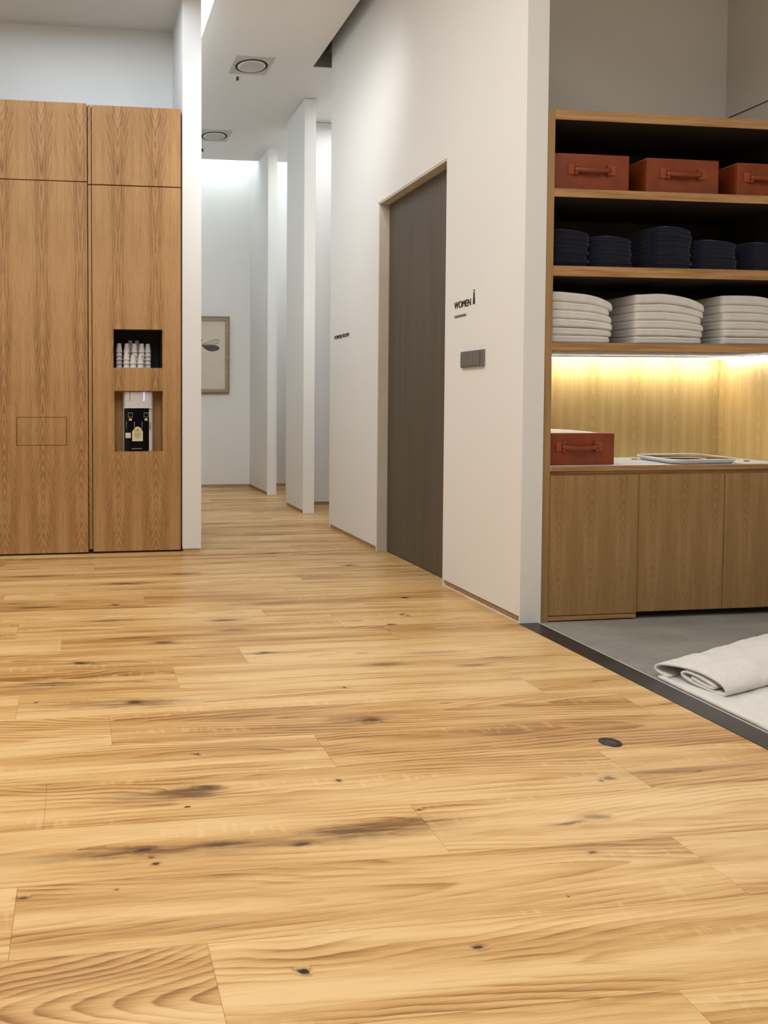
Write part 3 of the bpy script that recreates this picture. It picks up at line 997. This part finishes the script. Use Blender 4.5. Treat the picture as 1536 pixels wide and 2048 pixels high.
def leather_box(x0, x1, z0, z1, label, group=True):
    y0, y1 = SY + .030, SY + .40
    c = ((x0 + x1) / 2, (y0 + y1) / 2, z0)
    o = thing('leather_box', c, label, 'box', 'tan leather storage boxes')
    z0 += .0004
    w = .010
    m = MB(c)
    m.box(x0, x1, y0, y0 + w, z0, z1).box(x0, x1, y1 - w, y1, z0, z1)
    m.box(x0, x0 + w, y0 + w, y1 - w, z0, z1).box(x1 - w, x1, y0 + w, y1 - w, z0, z1)
    m.box(x0 + w, x1 - w, y0 + w, y1 - w, z0, z0 + w)
    m.build('body', M['leather'], o, .0025)
    r = MB(c)
    r.tube([(x0 + .003, y0 + .003, z1), (x1 - .003, y0 + .003, z1), (x1 - .003, y1 - .003, z1), (x0 + .003, y1 - .003, z1), (x0 + .003, y0 + .003, z1)], .0028, 8)
    r.build('rim_piping', M['leather_seam'], o)
    cx = (x0 + x1) / 2 + (0 if label.find('worktop') < 0 else -.010)
    cz = z0 + (z1 - z0) * .58
    hw = .098
    for s in (-1, 1):
        a = cx + s * hw
        pm = MB(c).box(a - .017, a + .017, y0 - .005, y0 - .0002, cz - .022, cz + .022).build('handle_mount', M['leather_seam'], o, .002)
        b = cx + s * (hw - .020)
        MB(c).box(b - .007, b + .007, y0 - .012, y0 - .0002, cz - .026, cz + .026).build('handle_loop', M['leather'], pm, .003)
        for q in (-.017, .017):
            MB(c).lathe([(.001, -.0162), (.004, -.0145), (.005, -.0115)], (b, y0, cz + q), 14, axis=1).build('rivet', M['leather_seam'], pm)
    hd = MB(c)
    n = 14
    pts = []
    for i in range(n + 1):
        u = i / n * 2 - 1
        pts.append((cx + u * (hw - .012), y0 - .010 - .012 * (1 - u * u), cz - .002 - .005 * (1 - u * u)))
    hd.tube(pts, .0105, 10, .42)
    hd.build('handle', M['leather'], o)
    return o


leather_box(2.112, 2.478, 1.942, 2.104, 'tan leather box with a strap handle, left one on the top shelf')
leather_box(2.564, 2.926, 1.942, 2.099, 'tan leather box with a strap handle, middle one on the top shelf')
leather_box(3.020, 3.316, 1.942, 2.094, 'tan leather box with a strap handle, rightmost on the top shelf')
leather_box(2.102, 2.430, .708, .851, 'tan leather box holding a white towel on the worktop')


# towels


def slab(w, d, h, seed, base=0.0, layers=3, wob=.003, droop=.13, crown=0.0, nose=1.0, rc=.022, w0=None, off=(0, 0)):
    """one soft folded towel of a stack; the whole stack sags towards its right end"""
    m = MB()
    w0 = w0 or w
    # plan outline, evenly sampled, with outward normals
    pts = []
    hx, hy = w / 2, d / 2
    seq = []
    N = 22
    for k in range(N):
        seq.append((-hx + rc + (w - 2 * rc) * k / N, -hy, 0, -1))
    for k in range(7):
        a = -PI / 2 + PI / 2 * k / 7
        seq.append((hx - rc + rc * math.cos(a), -hy + rc + rc * math.sin(a), math.cos(a), math.sin(a)))
    for k in range(N):
        seq.append((hx, -hy + rc + (d - 2 * rc) * k / N, 1, 0))
    for k in range(7):
        a = PI / 2 * k / 7
        seq.append((hx - rc + rc * math.cos(a), hy - rc + rc * math.sin(a), math.cos(a), math.sin(a)))
    for k in range(N):
        seq.append((hx - rc - (w - 2 * rc) * k / N, hy, 0, 1))
    for k in range(7):
        a = PI / 2 + PI / 2 * k / 7
        seq.append((-hx + rc + rc * math.cos(a), hy - rc + rc * math.sin(a), math.cos(a), math.sin(a)))
    for k in range(N):
        seq.append((-hx, hy - rc - (d - 2 * rc) * k / N, -1, 0))
    for k in range(7):
        a = PI + PI / 2 * k / 7
        seq.append((-hx + rc + rc * math.cos(a), -hy + rc + rc * math.sin(a), math.cos(a), math.sin(a)))
    n = len(seq)
    nv = 12
    vs, fs = [], []
    levels = []
    for s_ in (0, .35, .7):
        levels.append((s_, 0.0, None))                       # bottom face rings
    for j in range(nv + 1):
        levels.append((1.0, j / nv, -PI / 2 + PI * j / nv))
    for s_ in (.7, .35, 0):
        levels.append((s_, 1.0, None))
    for s_, t, a in levels:
        for x, y, nx, ny in seq:
            if a is None:
                X, Y, z = x * s_, y * s_, t * h
            else:
                c = math.cos(a)
                e = .95 if nx > .5 else (.22 if nx < -.5 else .50)
                ins = (1 - math.sqrt(max(c, 0))) * h * .5 * e * nose
                g = .0010 * math.cos((t - .5) * 2 * layers * PI) if nx < .5 else 0
                X, Y = x - nx * (ins + g), y - ny * (ins + g)
                z = h * (.5 + .5 * (abs(math.sin(a)) ** .8) * (1 if a > 0 else -1))
                X += nx * wob * mn.noise(Vector((x * 10 + seed * 7.1, y * 10, seed)))
                Y += ny * wob * mn.noise(Vector((x * 10 + seed * 3.7, y * 10, seed + 5)))
            f = (X + off[0]) / (w0 / 2)
            zb = base + z + crown * t * (1 - f * f) * max(0, 1 - (Y / hy) ** 4)
            sh = 1 - droop * max(0, f + .25) ** 2.2 + .022 * mn.noise(Vector(((X + off[0]) * 8 + int(seed / 9) * 3, (Y + off[1]) * 6, .4)))
            vs.append((X, Y, max(zb * sh - base, -base)))
    L_ = len(levels)
    for j in range(L_ - 1):
        for i in range(n):
            k = (i + 1) % n
            fs.append((j * n + i, j * n + k, (j + 1) * n + k, (j + 1) * n + i))
    m.add(vs, fs, True)
    return m


TW = ['top', 'second from the top', 'third from the top', 'fourth from the top', 'fifth from the top', 'bottom']
protos = []
for si, (xa, xb, nm) in enumerate(((2.101, 2.416, 'left stack on the white towel shelf'), (2.528, 2.876, 'middle stack on the white towel shelf'),
                                   (2.968, 3.306, 'right stack on the white towel shelf'))):
    z0 = 1.2606
    z = 0
    hs = [.036, .036, .038, .038, .037, .044]
    for k in range(6):
        w = xb - xa
        dw = random.uniform(-.012, .003) if k < 5 else .004
        oy = random.uniform(0, .008)
        ox = dw / 2 + random.uniform(0, .002)
        o = slab(w + dw, .385, hs[k] - .0014, si * 9 + k + 1, z, w0=w, off=(ox, oy), crown=.008 if k == 5 else 0).build('folded_towel', M['towel'])
        o.location = (xa + w / 2 + ox, SY + .030 + .1925 + oy, z0 + z)
        tag(o, 'white folded towel, %s of the %s' % (TW[5 - k], nm), 'towel', 'white towels stacked on the shelf')
        z += hs[k]

NV = [(2.104, 2.308, 8, 1.772, 'leftmost navy stack'), (2.316, 2.528, 7, 1.745, 'second navy stack from the left'),
      (2.618, 2.824, 9, 1.797, 'tallest navy stack'), (2.840, 3.055, 7, 1.741, 'second navy stack from the right'),
      (3.100, 3.306, 7, 1.735, 'rightmost navy stack')]
NO = ['topmost', 'second from the top', 'third from the top', 'fourth from the top', 'fifth from the top', 'sixth from the top', 'seventh from the top', 'eighth from the top', 'lowest']
for si, (xa, xb, n, zt, nm) in enumerate(NV):
    h = (zt - 1.6012) / n
    for k in range(n):
        w = xb - xa + random.uniform(-.012, .004)
        ox = (w - (xb - xa)) / 2 + random.uniform(0, .003)
        oy = random.uniform(0, .008)
        o = slab(w, .27, h - .0012, si * 9 + 60, h * k, w0=xb - xa, off=(ox, oy), layers=2, wob=.006, droop=.07, crown=.016 if k == n - 1 else 0, rc=.03).build('folded_garment', M['navy'])
        o.location = ((xa + xb) / 2 + ox, SY + .04 + .135 + oy, 1.6014 + h * k)
        tag(o, 'dark navy folded garment, %s of the %s' % ('lowest' if k == 0 else NO[n - 1 - k], nm), 'garment', 'navy folded garments on the dark shelf')

o = slab(.285, .335, .128, 91, 0, layers=4, wob=.004, droop=.0, crown=.016).build('folded_towel', M['towel'])
o.location = (2.266, SY + .030 + .185, .7200)
tag(o, 'white towel heaped inside the leather box on the worktop', 'towel')

# tray on the worktop
ro = (2.93, 3.56, .708)
T_ = thing('tray', ro, 'white shallow rounded tray with a brown glossy surface on the pale worktop', 'tray')


def rounded(c, hx, hy, r, rot, n=8, skew=0):
    pts = []
    for qx, qy, a0 in ((1, 1, 0), (-1, 1, 90), (-1, -1, 180), (1, -1, 270)):
        for i in range(n + 1):
            a = math.radians(a0 + 90 * i / n)
            pts.append((qx * (hx - r) + r * math.cos(a), qy * (hy - r) + r * math.sin(a)))
    cr_, sr = math.cos(rot), math.sin(rot)
    return [(c[0] + x * cr_ - y * sr, c[1] + x * sr + y * cr_) for x, y in pts]


def loft(mb, loops, cap0=True, cap1=True):
    vs, fs = [], []
    n = len(loops[0][0])
    for pts, z in loops:
        vs += [(p[0], p[1], z) for p in pts]
    for j in range(len(loops) - 1):
        for i in range(n):
            k = (i + 1) % n
            fs.append((j * n + i, j * n + k, (j + 1) * n + k, (j + 1) * n + i))
    if cap0:
        fs.append(tuple(range(n))[::-1])
    if cap1:
        fs.append(tuple((len(loops) - 1) * n + i for i in range(n)))
    return mb.add(vs, fs, True)


tc = (2.915, 3.520)


def rr(k):
    pts = rounded((0, 0), 1 - k / .19, 1 - k / .20, max(.34 - k * 2.5, .1), 0)
    return [(tc[0] + .186 * a + .040 * b, tc[1] + .014 * a + .196 * b) for a, b in pts]


loft(MB(ro), [(rr(.030), .7083), (rr(.022), .7095), (rr(.012), .7180), (rr(.002), .7265), (rr(0), .7290), (rr(.0008), .7310), (rr(.004), .7316), (rr(.007), .7306), (rr(.009), .7270)], True, True).build('rim', M['ceramic'], T_)
loft(MB(ro), [(rr(.0072), .7272), (rr(.0068), .7309)]).build('inlay', M['tray_glass'], T_)
for x, y, nm in ((2.752, 3.66, 'small dark pad on the worktop left of the tray'), (3.200, 3.47, 'small dark pad on the worktop right of the tray')):
    c = (x, y, .7082)
    o = MB(c).lathe([(.012, 0), (.013, .001), (.012, .003), (.008, .0035)], c, 20).build('rubber_pad', M['black'])
    tag(o, nm, 'pad')

# ------------------------------------------------------------------ floor cap and mat
c = (1.541, 2.128, 0)
o = thing('floor_outlet', c, 'dark round metal cap set into the oak floor near the threshold', 'floor cap')
MB(c).lathe([(.0320, .0003), (.0318, .0012), (.0300, .0016), (.0285, .0012), (.0280, .0008)], c, 40).build('ring', M['threshold'], o)
MB(c).lathe([(.0270, .0003), (.0268, .0016), (.0100, .0018), (.002, .0018)], c, 40).build('cap', M['threshold'], o)


def bath_mat():
    c = (2.45, 2.2, .001)
    m = MB(c)
    dx, dy = .257, .083
    # flat part: a thick grid whose far edge follows the fold
    nu, nv = 60, 70

    def P(u, v):
        x = 2.063 + u * 1.05
        far = 2.600 + (x - 2.063) * (dy / dx)
        y = far + (-.9 - far) * v ** 1.3
        x += .004 * mn.noise(Vector((0, y * 6, 2))) * (1 - u)
        z = .012 + .004 * mn.noise(Vector((x * 14, y * 14, 0))) + .0025 * mn.noise(Vector((x * 60, y * 60, 5)))
        return x, y, z
    vs = []
    for j in range(nv + 1):
        for i in range(nu + 1):
            vs.append(P(i / nu, j / nv))
    n1 = len(vs)
    vs += [(v[0], v[1], .0015) for v in vs]
    fs = []
    for j in range(nv):
        for i in range(nu):
            a = j * (nu + 1) + i
            fs.append((a, a + 1, a + nu + 2, a + nu + 1))
            fs.append((n1 + a, n1 + a + nu + 1, n1 + a + nu + 2, n1 + a + 1))
    ring = [i for i in range(nu + 1)] + [j * (nu + 1) + nu for j in range(1, nv + 1)] + [nv * (nu + 1) + i for i in range(nu - 1, -1, -1)] + [j * (nu + 1) for j in range(nv - 1, 0, -1)]
    for a, b in zip(ring, ring[1:] + ring[:1]):
        fs.append((a, b, n1 + b, n1 + a))
    m.add(vs, fs, True)
    # folded and rolled end
    prof = [(.215, .004), (.258, .008), (.274, .020), (.262, .035), (.225, .046), (.17, .055), (.11, .058), (.06, .052), (.024, .042), (.004, .026), (.006, .010),
            (.028, .006), (.075, .009), (.125, .014), (.160, .024), (.166, .036), (.145, .043), (.105, .040), (.065, .031), (.045, .022), (.060, .017), (.100, .022), (.130, .029)]

    # catmull-rom
    def cr_(p0, p1, p2, p3, t):
        return tuple(.5 * (2 * b + (c_ - a) * t + (2 * a - 5 * b + 4 * c_ - d_) * t * t + (-a + 3 * b - 3 * c_ + d_) * t ** 3) for a, b, c_, d_ in zip(p0, p1, p2, p3))
    pts = []
    for i in range(len(prof) - 1):
        p0, p1, p2, p3 = prof[max(i - 1, 0)], prof[i], prof[i + 1], prof[min(i + 2, len(prof) - 1)]
        for k in range(5):
            pts.append(cr_(p0, p1, p2, p3, k / 5))
    pts.append(prof[-1])
    n = len(pts)
    th = .0042
    nor = []
    for i in range(n):
        a, b = pts[max(i - 1, 0)], pts[min(i + 1, n - 1)]
        tx, tz = b[0] - a[0], b[1] - a[1]
        l = math.hypot(tx, tz) or 1
        nor.append((-tz / l, tx / l))
    loop = [(p[0] + q[0] * th, p[1] + q[1] * th) for p, q in zip(pts, nor)] + [(p[0] - q[0] * th, p[1] - q[1] * th) for p, q in reversed(list(zip(pts, nor)))]
    NL = len(loop)
    K = 46
    vs, fs = [], []
    for k in range(K + 1):
        t = k / K
        L_ = t * 3.4                          # steps of (dx,dy)
        hs = 1 + .25 * t
        ws = 1 + .18 * t
        for s, z in loop:
            wx = .012 * t * mn.noise(Vector((s * 9, t * 9, 1)))
            zz = z * hs + .010 + (.012 * mn.noise(Vector((s * 14 + 3, t * 9, 4))) + .006 * mn.noise(Vector((s * 40, t * 24, 8)))) * min(1, t * 4) * (z / .05)
            x = 2.080 + dx * L_ + .03 * (.25 - s) * 0 + (.25 - s) / .25 * .055
            y = 2.372 + s * ws * .94 + dy * L_ + wx
            vs.append((x, y, max(zz, .011)))
    for k in range(K):
        for i in range(NL):
            j = (i + 1) % NL
            fs.append((k * NL + i, k * NL + j, (k + 1) * NL + j, (k + 1) * NL + i))
    # end caps as strips between the two sides of the loop
    for b in (0, K * NL):
        for i in range(n - 1):
            fs.append((b + i, b + i + 1, b + NL - 2 - i, b + NL - 1 - i))
    m.add(vs, fs, True)
    o = m.build('bath_mat', M['mat'])
    tag(o, 'thick white terry bath mat with a folded, rolled far end on grey tiles', 'mat')


bath_mat()
